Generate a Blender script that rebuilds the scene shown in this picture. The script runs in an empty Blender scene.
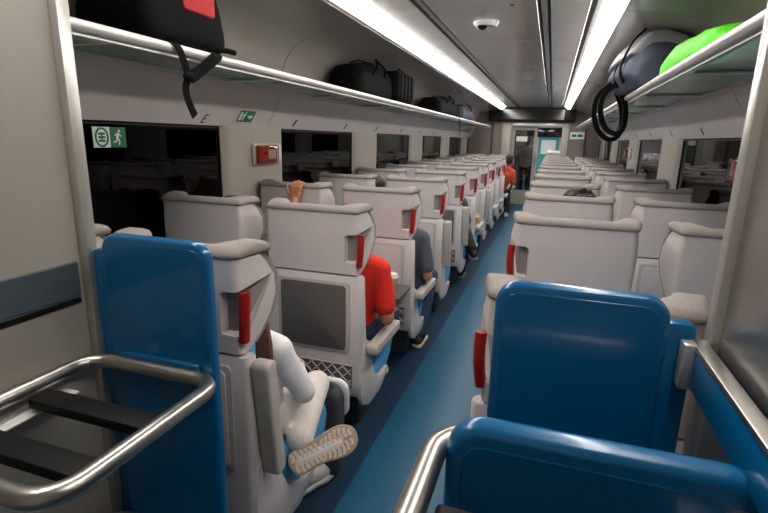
import bpy, bmesh, math, random
from mathutils import Vector, Matrix
random.seed(7)
SC = bpy.context.scene
COL = SC.collection
PI = math.pi

# ------------------------------------------------------------------ camera
F_PX, YAW, PITCH, ROLL = 488.99, 0.318, 0.2381, -0.0235
cd = bpy.data.cameras.new('camera')
cam = bpy.data.objects.new('camera', cd); COL.objects.link(cam)
cd.sensor_width = 36.0; cd.lens = F_PX * 36.0 / 768.0; cd.clip_start = 0.02; cd.clip_end = 100
cy, sy, cp, sp = math.cos(YAW), math.sin(YAW), math.cos(PITCH), math.sin(PITCH)
Fw = Vector((-sy*cp, cy*cp, -sp)); Rt = Vector((cy, sy, 0)); Dn = Fw.cross(Rt)
rx = Rt*math.cos(ROLL) + Dn*math.sin(ROLL); dn = -Rt*math.sin(ROLL) + Dn*math.cos(ROLL)
up = -dn; bk = -Fw
cam.matrix_world = Matrix(((rx.x, up.x, bk.x, 0), (rx.y, up.y, bk.y, 0), (rx.z, up.z, bk.z, 1.55), (0, 0, 0, 1)))
SC.camera = cam

# ------------------------------------------------------------------ world, exposure
W = bpy.data.worlds.new('night'); SC.world = W; W.use_nodes = True
W.node_tree.nodes['Background'].inputs[0].default_value = (0.010, 0.012, 0.016, 1)
W.node_tree.nodes['Background'].inputs[1].default_value = 0.4
SC.view_settings.view_transform = 'Standard'; SC.view_settings.look = 'None'
SC.view_settings.gamma = 1.0; SC.view_settings.use_curve_mapping = False
SC.view_settings.exposure = 1.05
LIGHT = 10.5           # emission of the two ceiling light strips

# ------------------------------------------------------------------ materials
def lin(c):
    return tuple((x/255/12.92) if x/255 <= 0.04045 else ((x/255+0.055)/1.055)**2.4 for x in c)
def mat(name, rgb, rough=0.5, metal=0.0, var=0.06, scale=30, bump=0.0, bscale=200, coat=0.0, spec=0.5, stretch=None):
    m = bpy.data.materials.new(name); m.use_nodes = True
    nt = m.node_tree; b = nt.nodes['Principled BSDF']
    b.inputs['Roughness'].default_value = rough; b.inputs['Metallic'].default_value = metal
    b.inputs['Coat Weight'].default_value = coat; b.inputs['Coat Roughness'].default_value = 0.08
    b.inputs['Specular IOR Level'].default_value = spec
    tc = nt.nodes.new('ShaderNodeTexCoord'); mp = nt.nodes.new('ShaderNodeMapping')
    nt.links.new(tc.outputs['Object'], mp.inputs[0])
    if stretch: mp.inputs['Scale'].default_value = stretch
    n = nt.nodes.new('ShaderNodeTexNoise'); n.inputs['Scale'].default_value = scale; n.inputs['Detail'].default_value = 4
    nt.links.new(mp.outputs[0], n.inputs['Vector'])
    r = nt.nodes.new('ShaderNodeValToRGB'); c = lin(rgb)
    r.color_ramp.elements[0].position = 0.3; r.color_ramp.elements[1].position = 0.7
    r.color_ramp.elements[0].color = tuple(x*(1-var) for x in c)+(1,)
    r.color_ramp.elements[1].color = tuple(min(1, x*(1+var)) for x in c)+(1,)
    nt.links.new(n.outputs['Fac'], r.inputs[0]); nt.links.new(r.outputs[0], b.inputs['Base Color'])
    if bump:
        n2 = nt.nodes.new('ShaderNodeTexNoise'); n2.inputs['Scale'].default_value = bscale
        nt.links.new(mp.outputs[0], n2.inputs['Vector'])
        bp = nt.nodes.new('ShaderNodeBump'); bp.inputs['Strength'].default_value = bump; bp.inputs['Distance'].default_value = 0.004
        nt.links.new(n2.outputs['Fac'], bp.inputs['Height']); nt.links.new(bp.outputs[0], b.inputs['Normal'])
    return m
def emat(name, rgb, s):
    m = bpy.data.materials.new(name); m.use_nodes = True; nt = m.node_tree
    nt.nodes.remove(nt.nodes['Principled BSDF']); e = nt.nodes.new('ShaderNodeEmission')
    e.inputs[0].default_value = lin(rgb)+(1,); e.inputs[1].default_value = s
    nt.links.new(e.outputs[0], nt.nodes['Material Output'].inputs[0]); return m
def glassmat(name, tint, gloss=0.12, rough=0.02, diff=None, dfac=0.0, stripes=False, ior=1.45):
    m = bpy.data.materials.new(name); m.use_nodes = True; nt = m.node_tree
    nt.nodes.remove(nt.nodes['Principled BSDF']); out = nt.nodes['Material Output']
    t = nt.nodes.new('ShaderNodeBsdfTransparent'); t.inputs[0].default_value = lin(tint)+(1,)
    cur = t.outputs[0]
    if diff:
        d = nt.nodes.new('ShaderNodeBsdfTranslucent'); d.inputs[0].default_value = lin(diff)+(1,)
        d2 = nt.nodes.new('ShaderNodeBsdfDiffuse'); d2.inputs[0].default_value = lin(diff)+(1,)
        md = nt.nodes.new('ShaderNodeMixShader'); md.inputs[0].default_value = 0.3
        nt.links.new(d.outputs[0], md.inputs[1]); nt.links.new(d2.outputs[0], md.inputs[2])
        mx = nt.nodes.new('ShaderNodeMixShader'); mx.inputs[0].default_value = dfac
        if stripes:
            tc = nt.nodes.new('ShaderNodeTexCoord'); wv = nt.nodes.new('ShaderNodeTexWave')
            wv.bands_direction = 'Y'; wv.inputs['Scale'].default_value = 14
            nt.links.new(tc.outputs['Object'], wv.inputs['Vector'])
            mr = nt.nodes.new('ShaderNodeMapRange'); mr.inputs['To Min'].default_value = dfac*0.8; mr.inputs['To Max'].default_value = dfac*1.2
            nt.links.new(wv.outputs['Fac'], mr.inputs[0]); nt.links.new(mr.outputs[0], mx.inputs[0])
        nt.links.new(cur, mx.inputs[1]); nt.links.new(md.outputs[0], mx.inputs[2]); cur = mx.outputs[0]
    g = nt.nodes.new('ShaderNodeBsdfGlossy'); g.inputs['Roughness'].default_value = rough
    fr = nt.nodes.new('ShaderNodeFresnel'); fr.inputs[0].default_value = ior
    ad = nt.nodes.new('ShaderNodeMath'); ad.operation = 'ADD'; ad.inputs[1].default_value = gloss; ad.use_clamp = True
    nt.links.new(fr.outputs[0], ad.inputs[0])
    m2 = nt.nodes.new('ShaderNodeMixShader'); nt.links.new(ad.outputs[0], m2.inputs[0])
    nt.links.new(cur, m2.inputs[1]); nt.links.new(g.outputs[0], m2.inputs[2])
    nt.links.new(m2.outputs[0], out.inputs[0]); return m

M = dict(
    shell=mat('seat_shell_plastic', (206, 196, 193), 0.38, var=0.02, scale=8),
    fabric=mat('grey_seat_fabric', (150, 141, 136), 0.9, var=0.28, scale=420, bump=0.5, bscale=500, spec=0.2),
    blueseat=mat('light_blue_seat_fabric', (84, 160, 205), 0.8, var=0.06, scale=200, bump=0.2, bscale=400, spec=0.3),
    red=mat('red_grip_plastic', (158, 24, 15), 0.35, var=0.03),
    recess=mat('recess_plastic', (176, 168, 163), 0.5, var=0.02),
    tray_dark=mat('dark_tray_plastic', (92, 86, 84), 0.4, var=0.05, scale=40),
    tray_light=mat('light_tray_plastic', (196, 188, 184), 0.4, var=0.03),
    frame=mat('tray_frame_plastic', (180, 172, 168), 0.35, var=0.02),
    netback=mat('pocket_back_fabric', (110, 102, 98), 0.9, var=0.1, scale=100),
    netcord=mat('net_cord', (186, 178, 172), 0.8, var=0.05),
    arm=mat('armrest_rubber', (186, 179, 169), 0.6, var=0.03, scale=20, bump=0.1, bscale=300),
    ped=mat('pedestal_paint', (60, 60, 64), 0.5, var=0.05),
    bluepanel=mat('blue_moulded_plastic', (1, 90, 138), 0.28, var=0.03, scale=5, coat=0.35),
    wall=mat('wall_laminate', (186, 178, 172), 0.45, var=0.02, scale=4),
    cove=mat('cove_laminate', (202, 193, 189), 0.35, var=0.02, scale=4),
    upper=mat('glossy_ceiling_side', (166, 157, 151), 0.2, var=0.03, scale=3, coat=0.2),
    ceil=mat('glossy_ceiling_panel', (190, 180, 174), 0.22, var=0.04, scale=3, coat=0.2),
    pillar=mat('pillar_laminate', (176, 168, 158), 0.5, var=0.02, scale=5),
    groove=mat('dark_groove', (40, 38, 38), 0.6),
    gasket=mat('black_window_gasket', (5, 5, 6), 0.5, var=0.05),
    closet=mat('grey_closet_laminate', (164, 158, 147), 0.4, var=0.03, scale=3),
    alu=mat('brushed_aluminium_trim', (190, 187, 180), 0.32, 0.7, var=0.05, scale=60, stretch=(1, 1, 0.05)),
    steel=mat('polished_steel_tube', (188, 184, 178), 0.32, 1.0, var=0.04, scale=40),
    brushed=mat('brushed_steel_wall', (176, 172, 165), 0.3, 0.9, var=0.05, scale=90, stretch=(0.08, 0.08, 1)),
    band=mat('blue_grey_band', (112, 122, 128), 0.35, 0.6, var=0.04),
    black=mat('black_rubber', (15, 14, 15), 0.6, var=0.1, scale=60, spec=0.25),
    rail=mat('rail_aluminium', (214, 210, 205), 0.3, 0.3, var=0.02),
    floor=mat('navy_floor_vinyl', (5, 46, 72), 0.5, var=0.1, scale=60, bump=0.05, bscale=150),
    aisle=mat('teal_blue_aisle_vinyl', (10, 84, 114), 0.45, var=0.08, scale=25, bump=0.05, bscale=150),
    brown=mat('brown_bulkhead_laminate', (128, 116, 110), 0.3, var=0.05, scale=6),
    white=mat('white_plastic', (226, 224, 220), 0.4, var=0.02),
    ivory=mat('ivory_plastic', (214, 206, 194), 0.4, var=0.02),
    green=mat('sign_green', (10, 110, 72), 0.4, var=0.02),
    ink=mat('sign_ink', (26, 24, 25), 0.5, var=0.02),
    signwhite=mat('sign_white', (225, 232, 226), 0.45, var=0.02),
    alarm=mat('alarm_red', (186, 44, 30), 0.25, var=0.15, scale=40),
    screen=mat('dark_display_glass', (6, 8, 10), 0.12, var=0.1),
    bagblack=mat('black_nylon', (8, 8, 9), 0.85, var=0.25, scale=60, bump=0.4, bscale=90, spec=0.12),
    bagred=mat('red_nylon', (170, 24, 34), 0.75, var=0.12, scale=60, bump=0.3, bscale=120),
    bagnavy=mat('navy_grey_nylon', (70, 74, 92), 0.8, var=0.12, scale=40, bump=0.4, bscale=60),
    baggrey=mat('light_grey_nylon', (142, 140, 146), 0.8, var=0.08, scale=40, bump=0.4, bscale=60),
    baggreen=mat('bright_green_nylon', (92, 226, 22), 0.55, var=0.06, scale=30, bump=0.5, bscale=24),
    bagblue=mat('dark_blue_nylon', (34, 46, 66), 0.7, var=0.15, scale=50, bump=0.3, bscale=80),
    strap=mat('black_webbing', (11, 11, 12), 0.9, var=0.2, scale=200, bump=0.2, spec=0.1),
    skin=mat('skin', (196, 140, 112), 0.55, var=0.06, scale=30),
    skin2=mat('tanned_skin', (176, 116, 84), 0.55, var=0.06, scale=30),
    hairbrown=mat('brown_hair', (104, 58, 34), 0.5, var=0.4, scale=160, stretch=(1, 1, 0.12)),
    hairdark=mat('dark_hair', (34, 26, 24), 0.55, var=0.4, scale=120, bump=0.6, bscale=90),
    redshirt=mat('red_cotton', (232, 42, 28), 0.85, var=0.06, scale=30, bump=0.5, bscale=22),
    whiteshirt=mat('white_knit', (226, 222, 222), 0.85, var=0.03, scale=30, bump=0.5, bscale=26),
    greyshirt=mat('grey_cotton', (86, 88, 96), 0.9, var=0.08, scale=30, bump=0.5, bscale=24),
    orange=mat('orange_cotton', (206, 84, 48), 0.85, var=0.06, scale=30, bump=0.3),
    paleshirt=mat('pale_grey_cotton', (182, 180, 182), 0.85, var=0.06, scale=30),
    whitepants=mat('white_denim', (224, 214, 206), 0.85, var=0.04, scale=30, bump=0.5, bscale=24),
    jeans=mat('blue_denim', (44, 60, 88), 0.85, var=0.16, scale=60, bump=0.4, bscale=40),
    darkpants=mat('dark_trousers', (28, 30, 38), 0.85, var=0.1, scale=60),
    sole=mat('beige_rubber_sole', (220, 200, 180), 0.7, var=0.08, scale=40),
    solegroove=mat('sole_tread_edge', (176, 154, 132), 0.8, var=0.08, scale=40),
    sneaker=mat('white_sneaker', (224, 218, 212), 0.6, var=0.04),
    brownshoe=mat('dark_brown_shoe', (50, 40, 36), 0.6, var=0.1),
    darkgrey=mat('charcoal_fabric', (66, 64, 68), 0.85, var=0.12, scale=80, bump=0.2),
    paper=mat('paper_cup', (196, 158, 128), 0.7, var=0.05),
    eyew=mat('eye_white', (225, 222, 216), 0.3), eyed=mat('iris_dark', (40, 28, 22), 0.3),
    lips=mat('lips', (160, 88, 78), 0.5),
    teal=mat('teal_fabric', (70, 150, 150), 0.8),
)
M['light'] = emat('light_diffuser', (255, 250, 245), LIGHT)
M['light2'] = emat('far_light_diffuser', (250, 253, 255), LIGHT*0.9)
M['pane'] = glassmat('dark_window_glass', (60, 66, 70), 0.0, 0.015, ior=1.3)
M['shelf'] = glassmat('ribbed_shelf_glass', (186, 208, 198), 0.05, 0.12, (188, 238, 212), 0.86, True)
M['clear'] = glassmat('clear_glass_top', (222, 236, 228), 0.0, 0.05)
M['doorglass'] = glassmat('door_glass', (190, 196, 196), 0.03, 0.02)
M['lens'] = glassmat('clear_plastic_cover', (235, 225, 220), 0.03, 0.05)

# ------------------------------------------------------------------ mesh helpers
class MB:
    def __init__(s): s.v = []; s.f = []
    def add(s, vs, fs, mtx=None):
        o = len(s.v)
        s.v += [tuple(mtx @ Vector(p)) if mtx else tuple(p) for p in vs]
        s.f += [tuple(i+o for i in f) for f in fs]; return s
    def box(s, x0, x1, y0, y1, z0, z1, mtx=None):
        v = [(x, y, z) for z in (z0, z1) for y in (y0, y1) for x in (x0, x1)]
        return s.add(v, [(0, 2, 3, 1), (4, 5, 7, 6), (0, 1, 5, 4), (2, 6, 7, 3), (0, 4, 6, 2), (1, 3, 7, 5)], mtx)
    def rbox(s, x0, x1, y0, y1, z0, z1, r=0.01, seg=2, mtx=None):
        bm = bmesh.new(); bmesh.ops.create_cube(bm, size=1)
        for v in bm.verts:
            v.co = Vector(((x0+x1)/2+v.co.x*(x1-x0), (y0+y1)/2+v.co.y*(y1-y0), (z0+z1)/2+v.co.z*(z1-z0)))
        r = min(r, 0.49*min(x1-x0, y1-y0, z1-z0))
        bmesh.ops.bevel(bm, geom=bm.edges[:], offset=r, segments=seg, profile=0.5, affect='EDGES')
        return s.bm(bm, mtx)
    def bm(s, bm, mtx=None):
        bm.verts.index_update()
        s.add([v.co.copy() for v in bm.verts], [[v.index for v in f.verts] for f in bm.faces], mtx); bm.free(); return s
    def prism(s, pts, h0, h1, axis='x', mtx=None, bev=0.0, seg=2):
        """extrude a polygon: axis x -> pts are (y,z); y -> (x,z); z -> (x,y)"""
        def P(a, b, h): return {'x': (h, a, b), 'y': (a, h, b), 'z': (a, b, h)}[axis]
        bm = bmesh.new()
        A = [bm.verts.new(P(a, b, h0)) for a, b in pts]; B = [bm.verts.new(P(a, b, h1)) for a, b in pts]
        n = len(pts); bm.faces.new(A); bm.faces.new(B[::-1])
        for i in range(n): bm.faces.new((A[i], A[(i+1) % n], B[(i+1) % n], B[i]))
        bmesh.ops.recalc_face_normals(bm, faces=bm.faces[:])
        if bev:
            ed = [e for e in bm.edges if (e.verts[0] in A) == (e.verts[1] in A)]
            bmesh.ops.bevel(bm, geom=ed, offset=bev, segments=seg, profile=0.5, affect='EDGES')
        return s.bm(bm, mtx)
    def loft(s, rings, cap=True, mtx=None, closed=True):
        n = len(rings[0]); vs = [p for r in rings for p in r]; fs = []
        for i in range(len(rings)-1):
            for j in range(n if closed else n-1):
                k = (j+1) % n; fs.append((i*n+j, i*n+k, (i+1)*n+k, (i+1)*n+j))
        if cap: fs.append(tuple(range(n-1, -1, -1))); fs.append(tuple((len(rings)-1)*n+j for j in range(n)))
        return s.add(vs, fs, mtx)
    def tube(s, path, r, seg=12, closed=False, flat=None, mtx=None):
        P = [Vector(p) for p in path]; n = len(P); rings = []; prev = None
        for i in range(n):
            if closed: t = P[(i+1) % n]-P[i-1]
            else: t = P[min(i+1, n-1)]-P[max(i-1, 0)]
            t.normalize()
            if prev is None:
                a = Vector((0, 0, 1)) if abs(t.z) < 0.9 else Vector((1, 0, 0)); u = (a-t*a.dot(t)).normalized()
            else: u = (prev-t*prev.dot(t)).normalized()
            prev = u; w = t.cross(u); rr = r[i] if isinstance(r, (list, tuple)) else r
            ru, rw = (rr, rr) if flat is None else flat
            rings.append([tuple(P[i]+u*math.cos(2*PI*k/seg)*ru+w*math.sin(2*PI*k/seg)*rw) for k in range(seg)])
        if closed: rings.append(rings[0]); return s.loft(rings, False, mtx)
        return s.loft(rings, True, mtx)
    def cap(s, a, b, ra, rb=None, seg=12, mtx=None):
        """tapered capsule (closed)"""
        if rb is None: rb = ra
        a, b = Vector(a), Vector(b); t = b-a; L = t.length
        t = t/L if L > 1e-6 else Vector((0, 0, 1))
        q = Vector((0, 0, 1)) if abs(t.z) < 0.9 else Vector((1, 0, 0)); u = (q-t*q.dot(t)).normalized(); w = t.cross(u)
        rings = []
        for k in range(5):
            an = PI/2*(k+0.3)/5.3; rings.append((a-t*ra*math.cos(an), ra*math.sin(an)))
        rings.append((a, ra)); rings.append((b, rb))
        for k in range(4, -1, -1):
            an = PI/2*(k+0.3)/5.3; rings.append((b+t*rb*math.cos(an), rb*math.sin(an)))
        R = [[tuple(c+u*math.cos(2*PI*j/seg)*r+w*math.sin(2*PI*j/seg)*r) for j in range(seg)] for c, r in rings]
        return s.loft(R, True, mtx)
    def ell(s, c, r, seg=20, rings=12, mtx=None):
        R = []
        for i in range(1, rings):
            a = PI*i/rings
            R.append([(c[0]+r[0]*math.sin(a)*math.cos(2*PI*j/seg), c[1]+r[1]*math.sin(a)*math.sin(2*PI*j/seg), c[2]-r[2]*math.cos(a)) for j in range(seg)])
        return s.loft(R, True, mtx)
    def lathe(s, prof, c=(0, 0, 0), seg=20, mtx=None):
        R = [[(c[0]+r*math.cos(2*PI*j/seg), c[1]+r*math.sin(2*PI*j/seg), c[2]+z) for j in range(seg)] for r, z in prof]
        return s.loft(R, True, mtx)
    def mesh(s, name, m, smooth=True, sharp=40, fix=True, flip=False):
        me = bpy.data.meshes.new(name); me.from_pydata(s.v, [], s.f)
        if fix:
            bm = bmesh.new(); bm.from_mesh(me); bmesh.ops.recalc_face_normals(bm, faces=bm.faces[:]); bm.to_mesh(me); bm.free()
        if smooth:
            for p in me.polygons: p.use_smooth = True
            me.set_sharp_from_angle(angle=math.radians(sharp))
        if m: me.materials.append(m)
        return me
    def build(s, name, m, parent=None, smooth=True, sharp=40):
        return link(name, s.mesh(name, m, smooth, sharp), parent)
def link(name, me, parent=None):
    o = bpy.data.objects.new(name, me); COL.objects.link(o)
    if parent: o.parent = parent
    return o
def empty(name, loc=(0, 0, 0)):
    o = bpy.data.objects.new(name, None); COL.objects.link(o); o.location = loc; o.empty_display_size = 0.1; return o
def tag(o, label=None, cat=None, group=None, kind=None):
    if label: o['label'] = label
    if cat: o['category'] = cat
    if group: o['group'] = group
    if kind: o['kind'] = kind
    return o
def thing(name, label, cat, loc=(0, 0, 0), group=None): return tag(empty(name, loc), label, cat, group)
def struct(o): o['kind'] = 'structure'; return o
def evalmesh(o):
    dg = bpy.context.evaluated_depsgraph_get(); dg.update()
    return bpy.data.meshes.new_from_object(o.evaluated_get(dg))
def boolean_cut(mb, cutter, name, m):
    a = link('tmp_a', mb.mesh('tmp', m)); b = link('tmp_b', cutter.mesh('tmp', M['recess']))
    mo = a.modifiers.new('b', 'BOOLEAN'); mo.object = b; mo.operation = 'DIFFERENCE'; mo.solver = 'EXACT'
    me = evalmesh(a); me.name = name
    for o in (a, b):
        d = o.data; bpy.data.objects.remove(o); bpy.data.meshes.remove(d)
    for p in me.polygons: p.use_smooth = True
    me.set_sharp_from_angle(angle=math.radians(35)); return me
def remesh(mb, name, m, vox=0.007, smooth=4):
    a = link('tmp_r', mb.mesh('tmp', m)); r = a.modifiers.new('r', 'REMESH'); r.mode = 'VOXEL'; r.voxel_size = vox
    sm = a.modifiers.new('s', 'SMOOTH'); sm.factor = 0.5; sm.iterations = smooth
    me = evalmesh(a); me.name = name; d = a.data; bpy.data.objects.remove(a); bpy.data.meshes.remove(d)
    for p in me.polygons: p.use_smooth = True
    if m and not me.materials: me.materials.append(m)
    return me
def arc(cx, cy_, r, a0, a1, n=5): return [(cx+r*math.cos(math.radians(a0+(a1-a0)*i/n)), cy_+r*math.sin(math.radians(a0+(a1-a0)*i/n))) for i in range(n+1)]
def rrect(x0, x1, y0, y1, r, n=5, rb=None):
    rb = r if rb is None else rb
    return arc(x1-r, y1-r, r, 0, 90, n)+arc(x0+r, y1-r, r, 90, 180, n)+arc(x0+rb, y0+rb, rb, 180, 270, n)+arc(x1-rb, y0+rb, rb, 270, 360, n)

# ------------------------------------------------------------------ the car body
CX = -0.475; HW = 1.525; Y0, Y1 = -0.9, 12.7; ZC = 2.335
def X(s, d): return CX+s*d
PER = 2.25
PILL = [(2.75+PER*k, 3.47+PER*k) for k in range(5)]
fl = MB().box(X(-1, HW), X(1, HW), Y0, 23.0, -0.05, 0).build('floor', M['floor'], None, False); struct(fl)
MB().box(-0.73, -0.22, Y0, Y1, 0.0, 0.003).build('aisle_strip', M['aisle'], fl, False)

# ceiling: central panels with recessed joints, dark grooves, side panels
ce = MB().box(X(-1, 0.9), X(1, 0.9), Y0, Y1, ZC+0.03, ZC+0.07).build('ceiling', M['groove'], None, False); struct(ce)
cuts = [Y0]+[1.5+1.4*k for k in range(8)]+[Y1]
for a, b in zip(cuts[:-1], cuts[1:]):
    for x0, x1 in ((-0.315, 0.315), ):
        MB().rbox(CX+x0, CX+x1, a+0.002, b-0.002, ZC-0.012, ZC+0.03, 0.004, 1).build('centre_panel', M['ceil'], ce, True, 30)
for s in (-1, 1):
    for a, b in zip(cuts[:-1:2], cuts[1::2]+[Y1]):
        pass
    for k in range(6):
        a = Y0 if k == 0 else 1.25+PER*k-0.3; b = Y1 if k == 5 else 1.25+PER*(k+1)-0.3
        xs = sorted((X(s, 0.39), X(s, 0.612)))
        MB().rbox(xs[0], xs[1], a+0.0015, b-0.0015, ZC-0.008, ZC+0.03, 0.004, 1).build('side_panel', M['ceil'], ce, True, 30)
        xs = sorted((X(s, 0.335), X(s, 0.37)))
        if k == 0: MB().box(xs[0], xs[1], Y0, Y1, ZC+0.0, ZC+0.03).build('groove_strip', M['alu'], ce, False)

# light strips
for s, w in ((-1, 'left'), (1, 'right')):
    L = thing('ceiling_light', 'long white ceiling light strip above the %s seats' % w, 'light', (X(s, 0.728 if s > 0 else 0.697), 0, ZC), 'ceiling light strips')
    for k in range(6):
        a = 0.2+2.1*k; b = a+2.1 if k < 5 else 12.35
        sec = [(s*q*0.74, z*0.82) for q, z in ((-0.072, 0.012), (-0.066, -0.004), (-0.035, -0.030), (0.005, -0.056), (0.040, -0.073), (0.062, -0.078), (0.072, -0.070), (0.072, 0.025), (-0.072, 0.025))]
        MB().prism(sec, a+0.002, b-0.002, 'y').build('diffuser', M['light'], L)
    fr = MB()
    fr.box(*sorted((s*-0.082, s*-0.055)), Y0, 12.6, -0.006, 0.02); fr.box(*sorted((s*0.0545, s*0.086)), Y0, 12.6, -0.060, 0.02)
    fr.build('frame', M['rail'], L, False)

# side walls
def profile(s, pts, t, y0, y1, mb=None):
    """pts (d,z) inner skin from bottom to top, thickened outward"""
    mb = mb or MB(); P = [Vector((d, z)) for d, z in pts]; out = []
    for i, p in enumerate(P):
        tg = (P[min(i+1, len(P)-1)]-P[max(i-1, 0)]).normalized(); out.append(p+Vector((tg.y, -tg.x))*t)
    poly = [(X(s, p.x), p.y) for p in P]+[(X(s, p.x), p.y) for p in reversed(out)]
    return mb.prism(poly, y0, y1, 'y')
UPPER = [(1.40, 1.885), (1.395, 1.96), (1.36, 2.06), (1.29, 2.15), (1.18, 2.212), (1.05, 2.243), (0.93, 2.258), (0.785, 2.268)]
COVE = [(1.525, 1.60), (1.515, 1.62), (1.44, 1.735), (1.40, 1.80), (1.385, 1.84), (1.38, 1.862)]
for s, w in ((-1, 'left'), (1, 'right')):
    wl = MB().box(*sorted((X(s, HW), X(s, HW+0.06))), Y0, Y1, 0, 0.82)
    wl.box(*sorted((X(s, HW), X(s, HW+0.06))), Y0, Y1, 1.60, 2.4)
    wl.box(*sorted((X(s, HW+0.005), X(s, HW+0.06))), Y0, 1.22, 0.8, 1.62)
    wl = struct(wl.build('wall_'+w, M['wall'], None, False))
    for k in range(6):
        a = Y0 if k == 0 else PER*k+1.0; b = Y1 if k == 5 else PER*(k+1)+1.0
        profile(s, UPPER, 0.02, a+0.004, b-0.004).build('upper_panel', M['upper'], wl, True, 30)
        profile(s, COVE, 0.02, a+0.0025, b-0.0025).build('cove_panel', M['cove'], wl, True, 30)
    for a, b in PILL:
        pts = [(X(s, HW+0.07), a-0.035), (X(s, HW+0.01), a), (X(s, HW-0.005), a+0.05), (X(s, HW-0.005), b-0.05), (X(s, HW+0.01), b), (X(s, HW+0.07), b+0.035)]
        MB().prism(pts, 0.80, 1.61, 'z').build('pillar', M['pillar'], wl, True, 50)
    b = MB().box(*sorted((X(s, HW-0.02), X(s, HW))), 1.1, Y1, 0, 0.10)
    struct(b.build('baseboard_'+w, M['ped'], None, False))
    # windows
    ed = [(1.20, 2.75)]+[(PILL[i][1], PILL[i+1][0]) for i in range(4)]+[(PILL[4][1], 12.6)]
    for i, (a, c) in enumerate(ed):
        n = i+1 if s < 0 else i+7
        wn = struct(empty('window_%d' % n, (X(s, HW+0.045), (a+c)/2, 1.21)))
        h = (c-a)/2; f = MB()
        xs = sorted((s*-0.012, s*0.03))
        f.box(*xs, -h, h, -0.40, -0.36); f.box(*xs, -h, h, 0.375, 0.40); f.box(*xs, -h, -h+0.02, -0.36, 0.375); f.box(*xs, h-0.02, h, -0.36, 0.375)
        f.build('window_frame', M['gasket'], wn, False)
        MB().box(-0.004, 0.004, -h+0.02, h-0.02, -0.36, 0.375).build('pane', M['pane'], wn, False)

# overhead luggage shelves
for s, w in ((-1, 'left'), (1, 'right')):
    t = thing('luggage_shelf', 'overhead glass luggage shelf with pale rail along the %s wall' % w, 'luggage shelf', (X(s, 0.96), 0, 1.87))
    yb, ye = 0.3, 12.3
    MB().tube([(0, yb, 0), (0, ye, 0)], 0.019, 14).build('front_rail', M['rail'], t)
    lip = MB().box(*sorted((s*0.012, s*0.03)), yb, ye, -0.028, 0.0); lip.build('rail_lip', M['rail'], t, False)
    k = 0; y = yb
    while y < ye-0.05:
        e = min(y+1.125, ye)
        gp = MB().box(*sorted((s*0.02, s*0.392)), y+0.003, e-0.003, -0.012, -0.002)  .build('glass_panel', M['clear'], t, False)
        gp.data.materials.append(M['shelf'])
        for p in gp.data.polygons: p.material_index = 1 if p.normal.z < -0.5 else 0
        MB().rbox(*sorted((s*0.015, s*0.45)), e-0.014, e+0.014, -0.024, -0.0125, 0.003, 1).build('bracket', M['rail'], t)
        y = e
    MB().box(*sorted((s*0.393, s*0.44)), yb, ye, -0.008, 0.002).build('back_ledge', M['cove'], t, False)
    MB().box(*sorted((s*0.375, s*0.395)), yb, ye, -0.03, -0.013).build('back_rail', M['rail'], t, False)

# far bulkhead with display and doors
fw = MB()
fw.box(X(-1, HW), -1.15, Y1, Y1+0.08, 0, 2.4); fw.box(0.36, X(1, HW), Y1, Y1+0.08, 0, 2.4); fw.box(-1.15, 0.36, Y1, Y1+0.08, 1.97, 2.4)
fw = struct(fw.build('wall_far', M['brown'], None, False))
MB().rbox(-1.20, -0.97, Y1-0.04, Y1+0.08, 0, 1.99, 0.02, 2).build('door_post', M['closet'], fw)
MB().rbox(0.20, 0.36, Y1-0.04, Y1+0.08, 0, 1.99, 0.02, 2).build('door_post', M['closet'], fw)
MB().rbox(-1.45, -1.40, Y1-0.03, Y1, 0, 1.98, 0.01, 2).build('panel_strip', M['ped'], fw)
MB().rbox(0.70, 0.74, Y1-0.03, Y1, 0, 1.98, 0.01, 2).build('panel_strip', M['ped'], fw)
MB().rbox(-0.97, 0.2, Y1-0.03, Y1+0.05, 1.90, 1.97, 0.008, 2).build('door_header', M['rail'], fw)
t = thing('display_panel', 'long dark passenger information display above the far door', 'display', (-0.54, Y1-0.14, 2.16))
MB().rbox(-0.99, 0.99, -0.06, 0.14, -0.15, 0.16, 0.02, 2)  .build('housing', M['black'], t)
MB().rbox(-0.75, 0.75, -0.066, -0.058, -0.11, 0.12, 0.003, 1).build('screen', M['screen'], t)
def slide_door(n, x0, x1, y, z1, glass=True):
    d = struct(empty('door_%d' % n, ((x0+x1)/2, y, 0))); h = (x1-x0)/2
    f = MB().box(-h, h, -0.02, 0.02, 0, 0.35); f.box(-h, -h+0.07, -0.02, 0.02, 0.35, z1); f.box(h-0.07, h, -0.02, 0.02, 0.35, z1); f.box(-h+0.07, h-0.07, -0.02, 0.02, z1-0.09, z1)
    f.build('door_leaf', M['closet'], d, False)
    MB().box(-h+0.07, h-0.07, -0.005, 0.005, 0.35, z1-0.09).build('door_glass', M['doorglass'], d, False)
    MB().tube([(h-0.035, -0.045, 0.95), (h-0.035, -0.045, 1.25)], 0.012).build('door_handle', M['steel'], d)
    return d
slide_door(1, -0.96, -0.36, Y1+0.14, 1.9)
s1 = thing('door_sign', 'small white notice stuck on the far door glass', 'sign', (-0.72, Y1+0.125, 1.60))
MB().rbox(-0.13, 0.13, -0.003, 0.003, -0.06, 0.06, 0.002, 1).build('plate', M['signwhite'], s1)
s2 = thing('wall_sign', 'white rectangular notice on the brown bulkhead right of the far door', 'sign', (0.55, Y1-0.006, 1.70))
MB().rbox(-0.17, 0.15, -0.005, 0.005, -0.08, 0.08, 0.003, 1).build('plate', M['signwhite'], s2)
for a, b in ((-0.13, -0.03), (0.0, 0.11)): MB().box(a, b, -0.0075, -0.005, -0.03, 0.03).build('pictogram', M['green'], s2, False)
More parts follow.
